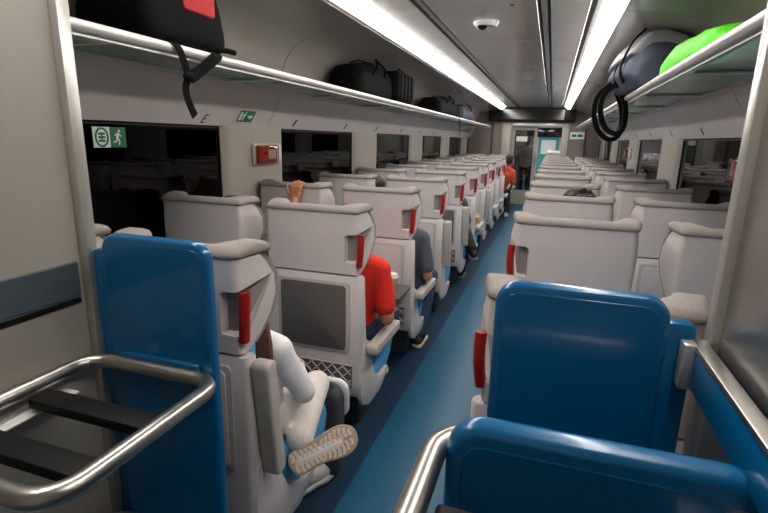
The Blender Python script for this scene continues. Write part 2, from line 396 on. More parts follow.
# vestibule and the next car
YV, YE = 15.2, 23.0
vw = MB().box(-1.30, -1.22, Y1+0.08, YV, 0, 2.3).box(0.42, 0.50, Y1+0.08, YV, 0, 2.3)
struct(vw.build('wall_vestibule', M['closet'], None, False))
struct(MB().box(X(-1, HW), X(1, HW), Y1+0.08, YE, 2.2, 2.26).build('ceiling_vestibule', M['ceil'], None, False))
struct(MB().box(X(-1, HW), X(1, HW), YE, YE+0.08, 0, 2.26).build('wall_next_car_end', M['wall'], None, False))
nw = MB().box(X(-1, HW+0.06), X(-1, HW), YV, YE, 0, 2.3).box(X(1, HW), X(1, HW+0.06), YV, YE, 0, 2.3)
struct(nw.build('wall_next_car', M['wall'], None, False))
t = thing('display_panel', 'dark information display above the far end of the next carriage', 'display', (-0.3, YE-0.05, 1.98))
MB().rbox(-0.9, 0.9, -0.05, 0.05, -0.24, 0.22, 0.01, 2).build('housing', M['screen'], t)
d2 = struct(empty('door_2', (-0.15, YE-0.03, 0)))
MB().box(-0.42, 0.42, -0.02, 0.03, 0, 1.02).box(-0.42, -0.3, -0.02, 0.03, 1.02, 1.74).box(0.3, 0.42, -0.02, 0.03, 1.02, 1.74).box(-0.3, 0.3, -0.02, 0.03, 1.62, 1.74).build('door_leaf', M['teal'], d2, False)
MB().box(-0.3, 0.3, 0.0, 0.01, 1.02, 1.62).build('door_glass', M['white'], d2, False)
vb = MB().box(X(-1, HW), -0.72, YV, YV+0.08, 0, 2.2).box(0.25, X(1, HW), YV, YV+0.08, 0, 2.2).box(-0.72, 0.25, YV, YV+0.08, 1.93, 2.2)
struct(vb.build('wall_vestibule_inner', M['closet'], None, False))
for i, (x, y) in enumerate(((-0.4, 13.9), (-0.85, 18.5), (0.1, 18.5))):
    t = thing('vestibule_light', 'bright white ceiling light beyond the far door, %s' % ('nearest one' if i == 0 else 'on the left' if i == 1 else 'on the right'), 'light', (x, y, 2.2))
    MB().rbox(-0.12 if i else -0.25, 0.12 if i else 0.25, -3.0 if i else -0.3, 3.0 if i else 0.3, -0.02, 0.0, 0.006, 1).build('diffuser', M['light2'], t)

# closets beside the camera
lc = MB().rbox(-1.62, -1.25, Y0, 1.02, 0, 2.3, 0.006, 1)
lc = struct(lc.build('wall_closet_left', M['closet'], None, True, 30))
MB().rbox(-1.262, -1.222, 1.015, 1.052, 0, 2.31, 0.004, 2).build('edge_trim', M['alu'], lc)
MB().rbox(-1.2505, -1.240, Y0, 1.0, 1.09, 1.19, 0.003, 1).build('band', M['band'], lc)
MB().rbox(-1.2505, -1.244, Y0, 1.0, 1.068, 1.084, 0.002, 1).build('shade_strip', M['black'], lc)  # solid black strip, shade below the band put into its colour
rc = struct(MB().rbox(0.335, 0.70, Y0, 1.02, 0, 2.3, 0.006, 1).build('wall_closet_right', M['brushed'], None, True, 30))
MB().rbox(0.318, 0.36, 1.015, 1.052, 0, 2.31, 0.004, 2).build('edge_trim', M['alu'], rc)
struct(MB().box(X(-1, HW), X(1, HW), Y0-0.06, Y0, 0, 2.4).build('wall_back', M['closet'], None, False))

# luggage stack guards: left
YB = 1.035
def blue_panel(sx, x_in, x_out, ztop, name, label):
    """tall blue moulded panel; x_in aisle edge, x_out wall edge"""
    t = thing(name, label, 'partition', ((x_in+x_out)/2, YB, 0))
    h = abs(x_in-x_out)/2; cxx = (x_in+x_out)/2
    MB().prism(rrect(-h, h, 0.03, ztop, 0.05, 6, 0.01), -0.018, 0.018, 'y', None, 0.012, 3).build('panel_board', M['bluepanel'], t)
    MB().prism(rrect(-h+0.018, h-0.018, 0.06, ztop-0.02, 0.035, 5, 0.01), -0.0192, -0.0175, 'y', None, 0.0012, 1).build('raised_face', M['bluepanel'], t)
    w = (x_out-x_in); sg = 1 if w > 0 else -1
    a, b = sorted((sg*h*0.93, sg*(h+0.052)))
    MB().prism(rrect(a, b, 0.03, ztop-0.052, 0.018, 4, 0.008), 0.0, 0.040, 'y', None, 0.008, 2).build('side_flange', M['bluepanel'], t)
    return t
bl = blue_panel(-1, -0.818, -1.175, 1.275, 'luggage_partition', 'tall royal blue panel behind the steel rack and the left front seat')
MB().rbox(-0.13, 0.14, -0.034, -0.018, 0.915, 0.935, 0.006, 2).build('moulded_bar', M['bluepanel'], bl)
br = blue_panel(1, -0.083, 0.252, 1.263, 'luggage_partition', 'tall royal blue panel on the right, behind the low blue board')

def luggage_rack(x_wall, x_aisle, label, y0=0.515, y1=1.0, z=0.90):
    t = thing('luggage_rack', label, 'luggage rack', (0, 0, 0))
    r = 0.075
    a, b = min(x_wall, x_aisle), max(x_wall, x_aisle)
    path = [(x, y, z) for x, y in rrect(a, b, y0, y1, r, 8)]
    MB().tube(path, 0.021, 16, True).build('tube_frame', M['steel'], t)
    sg = 1 if x_aisle > x_wall else -1
    for yy in (y1-0.37, y1-0.195):
        MB().rbox(a+0.028, b-0.02, yy-0.032, yy+0.032, z-0.038, z-0.010, 0.006, 2).build('slat', M['black'], t)
    pl = MB().rbox(*sorted((x_wall+sg*0.0, x_wall+sg*0.05)), y0+0.06, y1-0.1, z-0.055, z-0.048, 0.002, 1)
    pl.build('bracket_plate', M['white'], t)
    zl = 0.36
    MB().tube([(x, y, zl) for x, y in rrect(a, b, y0, y1, r, 6)], 0.017, 14, True).build('tube_frame', M['steel'], t)
    for yy in (y1-0.37, y1-0.195):
        MB().rbox(a+0.028, b-0.02, yy-0.032, yy+0.032, zl-0.038, zl-0.010, 0.006, 2).build('slat', M['black'], t)
    return t
luggage_rack(-1.222, -0.787, 'low luggage rack of bent steel tube with black slats, left of the aisle')
luggage_rack(0.29, -0.136, 'low steel tube luggage rack nearest the camera, holding the low blue board', 0.12, 0.762, 1.052)
# low blue board in front on the right and its twin below the frame on the left
def low_board(x0, x1, y, z, label):
    t = thing('blue_board', label, 'panel', ((x0+x1)/2, y, 0)); h = (x1-x0)/2
    MB().prism(rrect(-h, h, 0.03, z, 0.06, 8, 0.01), -0.024, 0.024, 'y', None, 0.020, 5).build('board', M['bluepanel'], t)
    MB().prism(rrect(-h+0.03, h-0.03, 0.06, z-0.035, 0.03, 5, 0.01), -0.0252, -0.0235, 'y', None, 0.0015, 1).build('raised_face', M['bluepanel'], t)
low_board(-0.117, 0.332, 0.713, 1.118, 'low glossy blue board in the foreground at bottom right')
low_board(-1.20, -0.82, 0.46, 0.80, 'low dark blue board under the near end of the left steel rack')
# guard rail on the right wall
t = thing('guard_rail', 'blue guard rail with a brushed steel top along the right steel wall', 'rail', (0.305, 0, 1.15))
MB().rbox(-0.011, 0.011, -0.6, 1.03, -0.055, 0.020, 0.004, 2).build('rail_board', M['bluepanel'], t)
MB().rbox(-0.014, 0.016, -0.6, 1.04, 0.020, 0.034, 0.005, 2).build('steel_cap', M['steel'], t)
MB().rbox(-0.032, -0.006, 0.995, 1.03, -0.058, 0.034, 0.004, 2).build('end_plate', M['alu'], t)
MB().rbox(0.009, 0.032, 0.1, 0.16, -0.02, 0.01, 0.004, 2).build('standoff', M['steel'], t)

# ------------------------------------------------------------------ train seats
def U(w, d, fl_, t, y0=0.0, r=0.035, inner=None):
    """closed U outline in plan: outer half width w, wing depth d, flare, thickness t"""
    def side(w, d, f, y0, r):
        p = [(w+f, d), (w+f*0.75, y0+(d-y0)*0.7), (w+f*0.35, y0+(d-y0)*0.42)]
        p += [(w-r+r*math.cos(a), y0+r-r*math.sin(a)) for a in (0.0, PI/8, PI/4, 3*PI/8, PI/2)]
        return p
    r = min(r, (d-y0)*0.40)
    o = side(w, d, fl_, y0, r); o = o+[(-x, y) for x, y in reversed(o)]
    t2 = min(t, (d-y0)*0.6) if inner is None else inner
    i = side(w-t, d, fl_+t*0.25, y0+t2, min(0.03, max(0.004, (d-y0-t2)*0.4))); i = i+[(-x, y) for x, y in reversed(i)]
    return o+i[::-1]
WING = [(0.902, 0.05, 0.000), (0.915, 0.062, 0.004), (0.95, 0.098, 0.012), (1.0, 0.138, 0.022), (1.06, 0.162, 0.028), (1.12, 0.160, 0.026), (1.165, 0.135, 0.020), (1.197, 0.105, 0.014)]
def ring3(pts, z): return [(x, y, z) for x, y in pts]
def mirror(me_mb, s):
    if s < 0: me_mb.v = [(-x, y, z) for x, y, z in me_mb.v]
    return me_mb
def make_seat(kind, s):
    """kind aisle/window; s=+1: aisle on the +x side"""
    P = []     # (name, mesh, children)
    up = MB().loft([ring3(U(0.247-0.004*(z > 1.15), d, f, 0.05, 0.0, 0.022), z) for z, d, f in WING])
    hz0, hz1 = 0.955, 1.088
    if kind == 'aisle':
        bm = bmesh.new()
        pts = [(0.172, -0.05, hz0), (0.172, -0.05, hz1), (0.4, -0.05, hz0), (0.4, -0.05, hz1), (0.188, 0.032, hz0+0.012), (0.188, 0.032, hz1-0.004), (0.212, 0.05, hz0+0.02),
               (0.4, 0.03, hz0), (0.4, 0.155, hz1+0.042), (0.262, 0.150, hz1+0.040), (0.235, 0.05, hz1+0.006)]
        for p in pts: bm.verts.new(p)
        r = bmesh.ops.convex_hull(bm, input=bm.verts[:])
        bmesh.ops.delete(bm, geom=[g for g in r['geom_interior'] if isinstance(g, bmesh.types.BMVert)], context='VERTS')
        cut = MB().bm(bm)
        me = boolean_cut(mirror(up, s), mirror(cut, s), 'upper_shell', M['shell'])
    else: me = mirror(up, s).mesh('upper_shell', M['shell'], True, 35)
    P.append(('upper_shell', me, []))
    # fabric head cushion filling the wings with a lip over the shell
    lv = [(0.88, -0.03, 0.07), (0.93, -0.03, 0.08)]
    rings = []
    for z, d, f in WING[1:]:
        rings.append(ring3(U(0.247-0.018, d+0.022, f+0.018, 0.075, 0.03, 0.02, 0.085), z))
    d, f = 0.118, 0.018
    def lump(pts, z, k):
        return [(x, y, z+k*min(1, max(0, (abs(x)-0.10)/0.09))*min(1, max(0, (y-0.0)/0.06))) for x, y in pts]
    rings.append(lump(U(0.250, d+0.028, f, 0.105, -0.004, 0.03, 0.066), 1.199, 0.002))
    rings.append(lump(U(0.253, d+0.030, f, 0.108, -0.007, 0.03, 0.066), 1.207, 0.005))
    rings.append(lump(U(0.248, d+0.022, f, 0.098, -0.002, 0.03, 0.058), 1.217, 0.010))
    rings.append(lump(U(0.238, d+0.004, f, 0.078, 0.008, 0.03, 0.038), 1.224, 0.012))
    rings.append(lump(U(0.225, d-0.02, f, 0.050, 0.016, 0.03, 0.020), 1.226, 0.013))
    P.append(('head_cushion', mirror(MB().loft(rings), s).mesh('head_cushion', M['fabric'], True, 60), []))
    if kind == 'aisle':
        hp = [(0.250, 0.018, hz0-0.012), (0.256, 0.013, hz0+0.03), (0.259, 0.011, (hz0+hz1)/2), (0.260, 0.013, hz1-0.03), (0.258, 0.018, hz1+0.010)]
        P.append(('grip_handle', mirror(MB().tube(hp, 0.0155, 12, False, (0.016, 0.019)), s).mesh('grip_handle', M['red']), []))
    # lower back shell
    xr = 0.272 if kind == 'aisle' else 0.25
    xl = 0.262 if kind == 'aisle' else 0.25
    def lr(z, yf, gr=0.0):
        return [(x, y, z) for x, y in rrect(-xl+gr, xr-gr, 0.0+gr, yf-gr, 0.022, 4)]
    lo = MB().loft([lr(0.893, 0.055, 0.004), lr(0.885, 0.057), lr(0.6, 0.085), lr(0.5, 0.10), lr(0.34, 0.125), lr(0.27, 0.14), lr(0.25, 0.14, 0.012)])
    P.append(('lower_shell', mirror(lo, s).mesh('lower_shell', M['shell'], True, 40), []))
    fr = MB().prism(rrect(-0.185, 0.212, 0.49, 0.862, 0.02, 4), -0.007, 0.005, 'y', None, 0.004, 2)
    P.append(('tray_frame', mirror(fr, s).mesh('tray_frame', M['frame']), []))
    tr = MB().prism(rrect(-0.165, 0.192, 0.508, 0.846, 0.02, 4), -0.0115, -0.004, 'y', None, 0.003, 2)
    P.append(('tray_table', mirror(tr, s).mesh('tray_table', M['tray_light']), []))
    pk = MB().prism(rrect(-0.24, 0.225, 0.295, 0.435, 0.015, 4), -0.006, 0.004, 'y', None, 0.003, 1)
    net = MB()
    c = 0.058
    for i in range(-3, 9):
        for sg in (1, -1):
            # diagonal cords clipped to the pocket
            x0 = -0.235+i*c; pts = []
            for zz in (0.30, 0.43):
                xx = x0+(zz-0.30 if sg > 0 else 0.43-zz); pts.append((xx, zz))
            (xa, za), (xb, zb) = pts
            def clip(x, z, xo, zo):
                if x < -0.235: k = (-0.235-xo)/(x-xo); return -0.235, zo+(z-zo)*k
                if x > 0.22: k = (0.22-xo)/(x-xo); return 0.22, zo+(z-zo)*k
                return x, z
            if (xa < -0.235 and xb < -0.235) or (xa > 0.22 and xb > 0.22): continue
            na = clip(xa, za, xb, zb); nb = clip(xb, zb, xa, za)
            net.tube([(na[0], -0.010, na[1]), (nb[0], -0.010, nb[1])], 0.0045, 5)
    net.tube([(-0.238, -0.010, 0.432), (0.224, -0.010, 0.432)], 0.005, 6)
    P.append(('seat_pocket', mirror(pk, s).mesh('seat_pocket', M['netback']), [('pocket_net', mirror(net, s).mesh('pocket_net', M['netcord']))]))
    bp = MB().rbox(-0.225, 0.225, 0.04, 0.135, 0.44, 0.93, 0.035, 3)
    P.append(('back_pad', mirror(bp, s).mesh('back_pad', M['blueseat']), []))
    sc = MB().prism([(0.10, 0.25), (0.33, 0.19), (0.50, 0.20), (0.585, 0.27), (0.615, 0.36), (0.60, 0.41), (0.55, 0.435), (0.10, 0.425)], -0.245, 0.25, 'x', None, 0.022, 3)
    P.append(('seat_cushion', mirror(sc, s).mesh('seat_cushion', M['blueseat'], True, 50), []))
    if kind == 'aisle':
        sh = MB().prism([(0.0, 0.262), (0.03, 0.20), (0.12, 0.155), (0.30, 0.15), (0.42, 0.20), (0.44, 0.24), (0.33, 0.235), (0.22, 0.29), (0.16, 0.40), (0.13, 0.52), (0.07, 0.55), (0.02, 0.50)], 0.25, 0.277, 'x', None, 0.008, 2)
        P.append(('side_shroud', mirror(sh, s).mesh('side_shroud', M['shell']), []))
    pd = MB().rbox(-0.22, 0.20, 0.16, 0.46, 0.0, 0.22, 0.02, 2)
    P.append(('pedestal', mirror(pd, s).mesh('pedestal', M['ped']), []))
    if kind == 'aisle':
        am = MB().prism(rrect(-0.03, 0.385, -0.030, 0.026, 0.020, 4), -0.031, 0.031, 'x', None, 0.010, 3)
        P.append(('armrest', am.mesh('armrest', M['arm']), []))
        cm = MB().prism(rrect(0.02, 0.44, 0.47, 0.526, 0.020, 4), -0.348, -0.288, 'x', None, 0.010, 3)
        P.append(('centre_armrest', mirror(cm, s).mesh('centre_armrest', M['arm']), []))
    return P
PROTO = {(k, s): make_seat(k, s) for k in ('aisle', 'window') for s in (1, -1)}
TRAYDARK = {}
def place_seat(kind, s, x, y, label, arm_up=False, dark=False, pocket=True):
    t = thing('train_seat', label, 'seat', (x, y, 0), 'rows of white train seats')
    for name, me, kids in PROTO[(kind, s)]:
        if name == 'tray_table' and dark:
            if id(me) not in TRAYDARK:
                m2 = me.copy(); m2.materials.clear(); m2.materials.append(M['tray_dark']); TRAYDARK[id(me)] = m2
            me = TRAYDARK[id(me)]
        if name == 'seat_pocket' and not pocket: continue
        o = link(name, me, t)
        if name == 'armrest':
            o.location = (s*0.306, 0.066 if arm_up else 0.085, 0.50)
            if arm_up: o.rotation_euler = (math.radians(96), 0, 0)
        if name == 'tray_table' and dark: o['label'] = 'dark grey tray panel'
        for n2, m2 in kids: link(n2, m2, o)
    return t
ORD = ['first', 'second', 'third', 'fourth', 'fifth', 'sixth', 'seventh', 'eighth', 'ninth', 'tenth', 'eleventh', 'twelfth']
P_ = 0.95; YL = 1.158; YR = 1.247
NOTE = {('left', 'aisle', 0): 'behind the blue panel, holding the girl in white',
        ('left', 'aisle', 1): 'second row, holding the man in red',
        ('left', 'aisle', 2): 'third row, holding the man in grey',
        ('right', 'aisle', 0): 'directly behind the blue panel',
        ('right', 'aisle', 2): 'with curly dark hair showing over its top'}
for k in range(12):
    for side, s, xa, yy in (('left', 1, -1.075, YL), ('right', -1, 0.13, YR)):
        for kind in ('aisle', 'window'):
            x = xa if kind == 'aisle' else xa-s*0.64
            y = yy+P_*k
            note = NOTE.get((side, kind, k), '%s row from the blue panel' % ORD[k])
            lab = 'white %s seat on the %s, %s' % (kind, side, note)
            if side == 'right' and k == 0: y -= 0.045
            st_ = place_seat(kind, s, x, y, lab, arm_up=(k in (0, 3, 4, 6) and side == 'left'), dark=(k in (1, 4) and side == 'left'), pocket=(k > 0))
            if side == 'right' and k == 0: st_.scale = (1, 1, 0.968)
for k in range(4):
    for x, sd, w in ((0.13, -1, 'right'), (-1.075, 1, 'left')):
        place_seat('aisle', sd, x, 16.0+1.2*k, 'white seat in the next carriage, %s of the aisle, %s beyond the doorway' % (w, ORD[k]))

# ------------------------------------------------------------------ signs and small fittings
def frame_mtx(o, u, v):
    u = Vector(u).normalized(); v = Vector(v).normalized(); n = u.cross(v)
    return Matrix(((u.x, v.x, n.x, o[0]), (u.y, v.y, n.y, o[1]), (u.z, v.z, n.z, o[2]), (0, 0, 0, 1)))
def cove_at(s, y, k):
    a, b = Vector((1.515, 1.62)), Vector((1.44, 1.735)); p = a.lerp(b, k); d = (b-a).normalized()
    return frame_mtx((X(s, p.x), y, p.y), (0, 1 if s < 0 else -1, 0), (s*d.x, 0, d.y))
def plate(name, label, cat, mtx, w, h, m, group=None):
    t = thing(name, label, cat, (0, 0, 0), group); t.matrix_world = mtx
    MB().rbox(-w/2, w/2, -h/2, h/2, 0.0005, 0.004, 0.001, 1).build('plate', m, t)
    return t
def figure(t, x, z, sc, m):
    f = MB()
    def bar(a, b, r): f.box(0, 1, -r, r, 0.004, 0.0052, Matrix(((sc*(b[0]-a[0]), sc*-(b[1]-a[1])*1.0/max(1e-6, math.hypot(b[0]-a[0], b[1]-a[1])), 0, x+sc*a[0]), (sc*(b[1]-a[1]), sc*(b[0]-a[0])/max(1e-6, math.hypot(b[0]-a[0], b[1]-a[1])), 0, z+sc*a[1]), (0, 0, 1, 0), (0, 0, 0, 1))))
    f.lathe([(0.1*sc, 0.004), (0.1*sc, 0.0052)], (x+0.12*sc, z+0.42*sc, 0), 12)
    bar((0.05, 0.3), (-0.08, -0.08), 0.10); bar((0.05, 0.25), (0.3, 0.05), 0.045); bar((0.0, 0.25), (-0.28, 0.12), 0.045)
    bar((-0.08, -0.05), (0.12, -0.22), 0.055); bar((0.12, -0.22), (0.06, -0.5), 0.05); bar((-0.08, -0.08), (-0.16, -0.28), 0.055); bar((-0.16, -0.28), (-0.4, -0.3), 0.05)
    return f.build('running_figure', m, t, False)
wm = frame_mtx((-1.978, 1.835, 1.523), (0, 1, 0), (0, 0, 1))
t = plate('window_sticker', 'white and green emergency window stickers on the nearest left window', 'sign', wm, 0.185, 0.094, M['signwhite'])
MB().rbox(0.0, 0.0925, -0.047, 0.047, 0.003, 0.0045, 0.0005, 1).build('green_half', M['green'], t)
figure(t, 0.045, 0.0, 0.07, M['signwhite'])
fo = MB(); R1 = [(-0.046+0.033*math.cos(a)*max(0.8, 1), 0.041*math.sin(a), 0.0046) for a in [2*PI*i/20 for i in range(20)]]
fo.tube(R1, 0.0045, 6, True).build('green_ring', M['green'], t)
gl = MB()
for zz in (0.016, 0.0, -0.016): gl.box(-0.064, -0.028, zz-0.005, zz+0.005, 0.004, 0.0052)
gl.box(-0.05, -0.043, -0.02, 0.02, 0.004, 0.0052); gl.build('green_pictogram', M['green'], t, False)
t = plate('exit_sign', 'green emergency exit sign with running figure above the first left pillar', 'sign', cove_at(-1, 2.93, 0.42), 0.17, 0.085, M['green'])
figure(t, -0.03, 0.0, 0.07, M['signwhite'])
ar = MB().box(0.015, 0.045, -0.008, 0.008, 0.004, 0.0052).prism([(0.042, -0.022), (0.042, 0.022), (0.068, 0.0)], 0.004, 0.0052, 'z')
ar.build('arrow', M['signwhite'], t, False); MB().box(-0.078, -0.055, -0.03, 0.03, 0.004, 0.0052).build('doorway', M['signwhite'], t, False)
# letter marker E
def text_mesh(body, size):
    cu = bpy.data.curves.new('t', 'FONT'); cu.body = body; cu.size = size; cu.extrude = 0.0008; cu.align_x = 'CENTER'; cu.align_y = 'CENTER'; cu.shear = 0.3
    o = bpy.data.objects.new('t', cu); COL.objects.link(o); me = evalmesh(o); bpy.data.objects.remove(o); bpy.data.curves.remove(cu); return me
t = thing('seat_letter', 'black letter E seat marker on the left cove, nearest one', 'sign'); t.matrix_world = cove_at(-1, 2.52, 0.12)
me = text_mesh('E', 0.085); me.materials.append(M['ink']); link('letter', me, t).location = (0, 0, 0.001)
for s, ys, w in ((-1, [3.62, 4.66, 5.6, 6.6, 7.6, 8.6], 'left'), (1, [3.2, 4.2, 5.2, 6.2, 7.2], 'right')):
    for i, y in enumerate(ys):
        t = thing('seat_marker', 'small dark slanted seat marker on the %s cove, %s from the camera' % (w, ORD[i+(1 if s < 0 else 0)]), 'sign', (0, 0, 0), 'seat markers on the coves')
        t.matrix_world = cove_at(s, y, 0.25)
        MB().prism([(-0.02, -0.03), (0.008, -0.03), (0.024, 0.03), (-0.004, 0.03)], 0.0005, 0.002, 'z').build('plate', M['ink'], t, False)
# alarm box on first pillars
def alarm(s, y, z, label):
    t = thing('alarm_box', label, 'alarm'); t.matrix_world = frame_mtx((X(s, HW-0.006), y, z), (0, 1 if s < 0 else -1, 0), (0, 0, 1))
    MB().rbox(-0.18, 0.19, -0.075, 0.075, 0.0, 0.028, 0.012, 2).build('base', M['ivory'], t)
    MB().rbox(-0.165, 0.085, -0.06, 0.058, 0.02, 0.055, 0.012, 2).build('red_housing', M['alarm'], t)
    MB().rbox(-0.05, 0.05, -0.035, 0.035, 0.05, 0.062, 0.01, 2).build('handle', M['ivory'], t)
    MB().rbox(0.10, 0.175, -0.05, 0.055, 0.024, 0.034, 0.004, 2).build('notice', M['white'], t)
    MB().rbox(-0.175, 0.09, -0.068, 0.066, 0.024, 0.066, 0.012, 2).build('clear_cover', M['lens'], t)
alarm(-1, 3.21, 1.415, 'red emergency handle box with white notice on the nearest left pillar')
alarm(1, 3.2, 1.415, 'red emergency handle box on the nearest right pillar')
alarm(1, 7.75, 1.415, 'distant red emergency handle box on a right pillar')
# cctv dome and ceiling fasteners
t = thing('security_camera', 'white dome security camera with black eye on the ceiling', 'camera', (-0.50, 3.60, ZC-0.012))
MB().lathe([(0.085, 0.0), (0.085, -0.012), (0.07, -0.03), (0.03, -0.034)], (0, 0, 0), 24).build('housing', M['white'], t)
MB().ell((-0.02, -0.03, -0.026), (0.036, 0.036, 0.03)).build('dome', M['screen'], t)
for i, (x, y) in enumerate(((-0.30, 3.2), (-0.29, 4.5), (-0.29, 4.9), (-0.29, 6.0), (-0.53, 9.0))):
    t = thing('ceiling_fastener', 'small dark round fastener in the ceiling, %s from the camera' % ORD[i], 'fastener', (x, y, ZC-0.012), 'ceiling fasteners')
    MB().lathe([(0.016, 0.0), (0.016, -0.004), (0.010, -0.006)], (0, 0, 0), 12).build('head', M['ped'], t)

# ------------------------------------------------------------------ bags
def soft(mb_list, name, m, parent, vox=0.018, sm=6, noise=0.0):
    o = link(name, remesh(mb_list, name, m, vox, sm), parent)
    return o
def smooth_path(P, closed=False, n=2):
    P = [Vector(p) for p in P]
    for _ in range(n):
        Q = [] if closed else [P[0]]
        for i in range(len(P) if closed else len(P)-1):
            a, b = P[i], P[(i+1) % len(P)]; Q += [a*0.75+b*0.25, a*0.25+b*0.75]
        P = Q if closed else Q+[P[-1]]
    return P
def ribbon(path, w, t=0.004):
    path = smooth_path(path)
    """flat strap, width along given side vector"""
    mb = MB(); P = [Vector(p) for p in path]; n = len(P); rings = []
    for i in range(n):
        tg = (P[min(i+1, n-1)]-P[max(i-1, 0)]).normalized(); sd = Vector((0, 1, 0)); sd = (sd-tg*sd.dot(tg)).normalized(); nn = tg.cross(sd)
        rings.append([tuple(P[i]+sd*a*w/2+nn*b*t/2) for a, b in ((-1, -1), (1, -1), (1, 1), (-1, 1))])
    return mb.loft(rings)
SH = 1.889
t = thing('backpack', 'black backpack with red panel and dangling knotted strap on the left shelf', 'bag', (-1.565, 1.665, SH))
b = MB().prism([(-0.13, 0.0), (0.30, 0.0), (0.34, 0.03), (0.31, 0.16), (0.25, 0.29), (0.06, 0.33), (-0.10, 0.29), (-0.15, 0.10)], -0.19, 0.155, 'x')
b.v = [(p[0], p[1], p[2]) for p in b.v]
b = MB().add([(z_, x_, y_) for z_, x_, y_ in b.v], b.f)
soft(b, 'bag_body', M['bagblack'], t, 0.02, 8)
MB().prism(rrect(0.05, 0.245, 0.13, 0.28, 0.02, 3), 0.13, 0.159, 'x', None, 0.008, 2).build('red_panel', M['bagred'], t, True, 50)['label'] = 'red panel'
MB().tube([(0.12, 0.27, 0.02), (0.15, 0.33, 0.022), (0.155, 0.375, 0.02)], 0.012, 8).build('strap_toggle', M['strap'], t)
ribbon([(0.13, -0.01, 0.005), (0.160, 0.0, -0.01), (0.158, 0.03, -0.06), (0.155, 0.055, -0.12), (0.15, 0.035, -0.165), (0.148, 0.055, -0.22), (0.146, 0.09, -0.27)], 0.035).build('strap', M['strap'], t)
ribbon([(0.13, 0.27, 0.005), (0.162, 0.24, -0.012), (0.158, 0.17, -0.06), (0.155, 0.10, -0.105), (0.156, 0.06, -0.12)], 0.05).build('strap', M['strap'], t)
MB().ell((0.155, 0.06, -0.12), (0.014, 0.035, 0.02)).build('strap_knot', M['strap'], t)

def duffel(name, label, loc, L, w, h, m, extra=None):
    t = thing(name, label, 'bag', loc)
    prof = [(0.0, 0.0), (w/2*0.9, 0.0), (w/2, h*0.25), (w/2*0.92, h*0.7), (w/2*0.55, h*0.97), (-w/2*0.55, h*0.97), (-w/2*0.92, h*0.7), (-w/2, h*0.25), (-w/2*0.9, 0.0)]
    mb = MB().loft([[(x*k, y, z*q) for x, z in prof] for y, k, q in ((-L/2, 0.72, 0.55), (-L/2+0.06, 0.95, 0.78), (0, 1.0, 1.0), (L/2-0.06, 0.97, 0.93), (L/2, 0.8, 0.75))])
    soft(mb, 'bag_body', m, t, 0.02, 6)
    mbz = MB().tube([(w*0.10, -L/2+0.06, h*0.80), (w*0.10, -L*0.2, h*0.95), (w*0.10, L*0.2, h*0.985), (w*0.10, L/2-0.05, h*0.90)], 0.006, 6); mbz.build('zip', M['strap'], t)
    MB().tube([(w*0.47, -L*0.18, h*0.6), (w*0.53, -L*0.12, h*0.8), (w*0.36, 0, h*1.03), (w*0.53, L*0.12, h*0.8), (w*0.47, L*0.18, h*0.6)], 0.010, 8).build('carry_handle', M['strap'], t)
    return t
duffel('duffel_bag', 'black duffel bag lying low beside a suitcase on the left shelf', (-1.65, 4.28, SH), 0.86, 0.34, 0.31, M['bagblack'])
t = thing('suitcase', 'black ribbed suitcase upright on the left shelf beyond the duffel', 'suitcase', (-1.60, 4.95, SH))
MB().rbox(-0.17, 0.17, -0.28, 0.30, 0.012, 0.285, 0.04, 3).build('case_body', M['bagblack'], t)
for yy in (-0.18, -0.06, 0.06, 0.18): MB().rbox(0.165, 0.178, yy-0.03, yy+0.03, 0.03, 0.26, 0.006, 2).build('rib', M['bagblack'], t)
MB().tube([(0.1, -0.1, 0.28), (0.1, -0.08, 0.315), (0.1, 0.08, 0.315), (0.1, 0.1, 0.28)], 0.010, 8).build('handle', M['strap'], t)
for a in (-0.24, 0.26):
    for x in (-0.12, 0.12): MB().rbox(x-0.02, x+0.02, a-0.02, a+0.02, 0.0, 0.02, 0.008, 2).build('foot', M['black'], t)
t = duffel('duffel_bag', 'rounded black bag with a long hanging strap on the left shelf, farther off', (-1.62, 7.3, SH), 1.25, 0.36, 0.27, M['bagblack'])
ribbon([(0.1, 0.55, 0.06), (0.205, 0.58, 0.0), (0.208, 0.66, -0.08), (0.206, 0.72, -0.18), (0.204, 0.74, -0.27)], 0.05).build('strap', M['strap'], t)
duffel('travel_bag', 'dark blue travel bag farthest along the left shelf', (-1.62, 9.0, SH), 1.1, 0.36, 0.26, M['bagblue'])
# right shelf
t = thing('backpack', 'navy and grey hiking backpack with black straps hanging off the right shelf', 'bag', (0.60, 3.98, SH))
prof = [(0.0, 0.0), (0.14, 0.0), (0.2, 0.08), (0.19, 0.22), (0.12, 0.34), (0.0, 0.385), (-0.10, 0.38), (-0.19, 0.27), (-0.235, 0.12), (-0.16, 0.0)]
mb = MB().loft([[(x*k, y, z*q) for x, z in prof] for y, k, q in ((-0.50, 0.7, 0.5), (-0.42, 0.92, 0.75), (-0.1, 1.0, 0.92), (0.25, 1.05, 1.0), (0.46, 1.0, 0.95), (0.55, 0.7, 0.7))])
soft(mb, 'bag_body', M['bagnavy'], t, 0.02, 6)
mb = MB().loft([[(x*k*1.02, y, max(0.20, z*q*1.03) if z > 0.2 else 0.19) for x, z in prof] for y, k, q in ((-0.44, 0.9, 0.85), (-0.1, 1.01, 0.96), (0.25, 1.07, 1.05), (0.47, 1.02, 1.0), (0.555, 0.72, 0.8))])
soft(mb, 'bag_lid', M['baggrey'], t, 0.02, 5)['label'] = 'light grey lid'
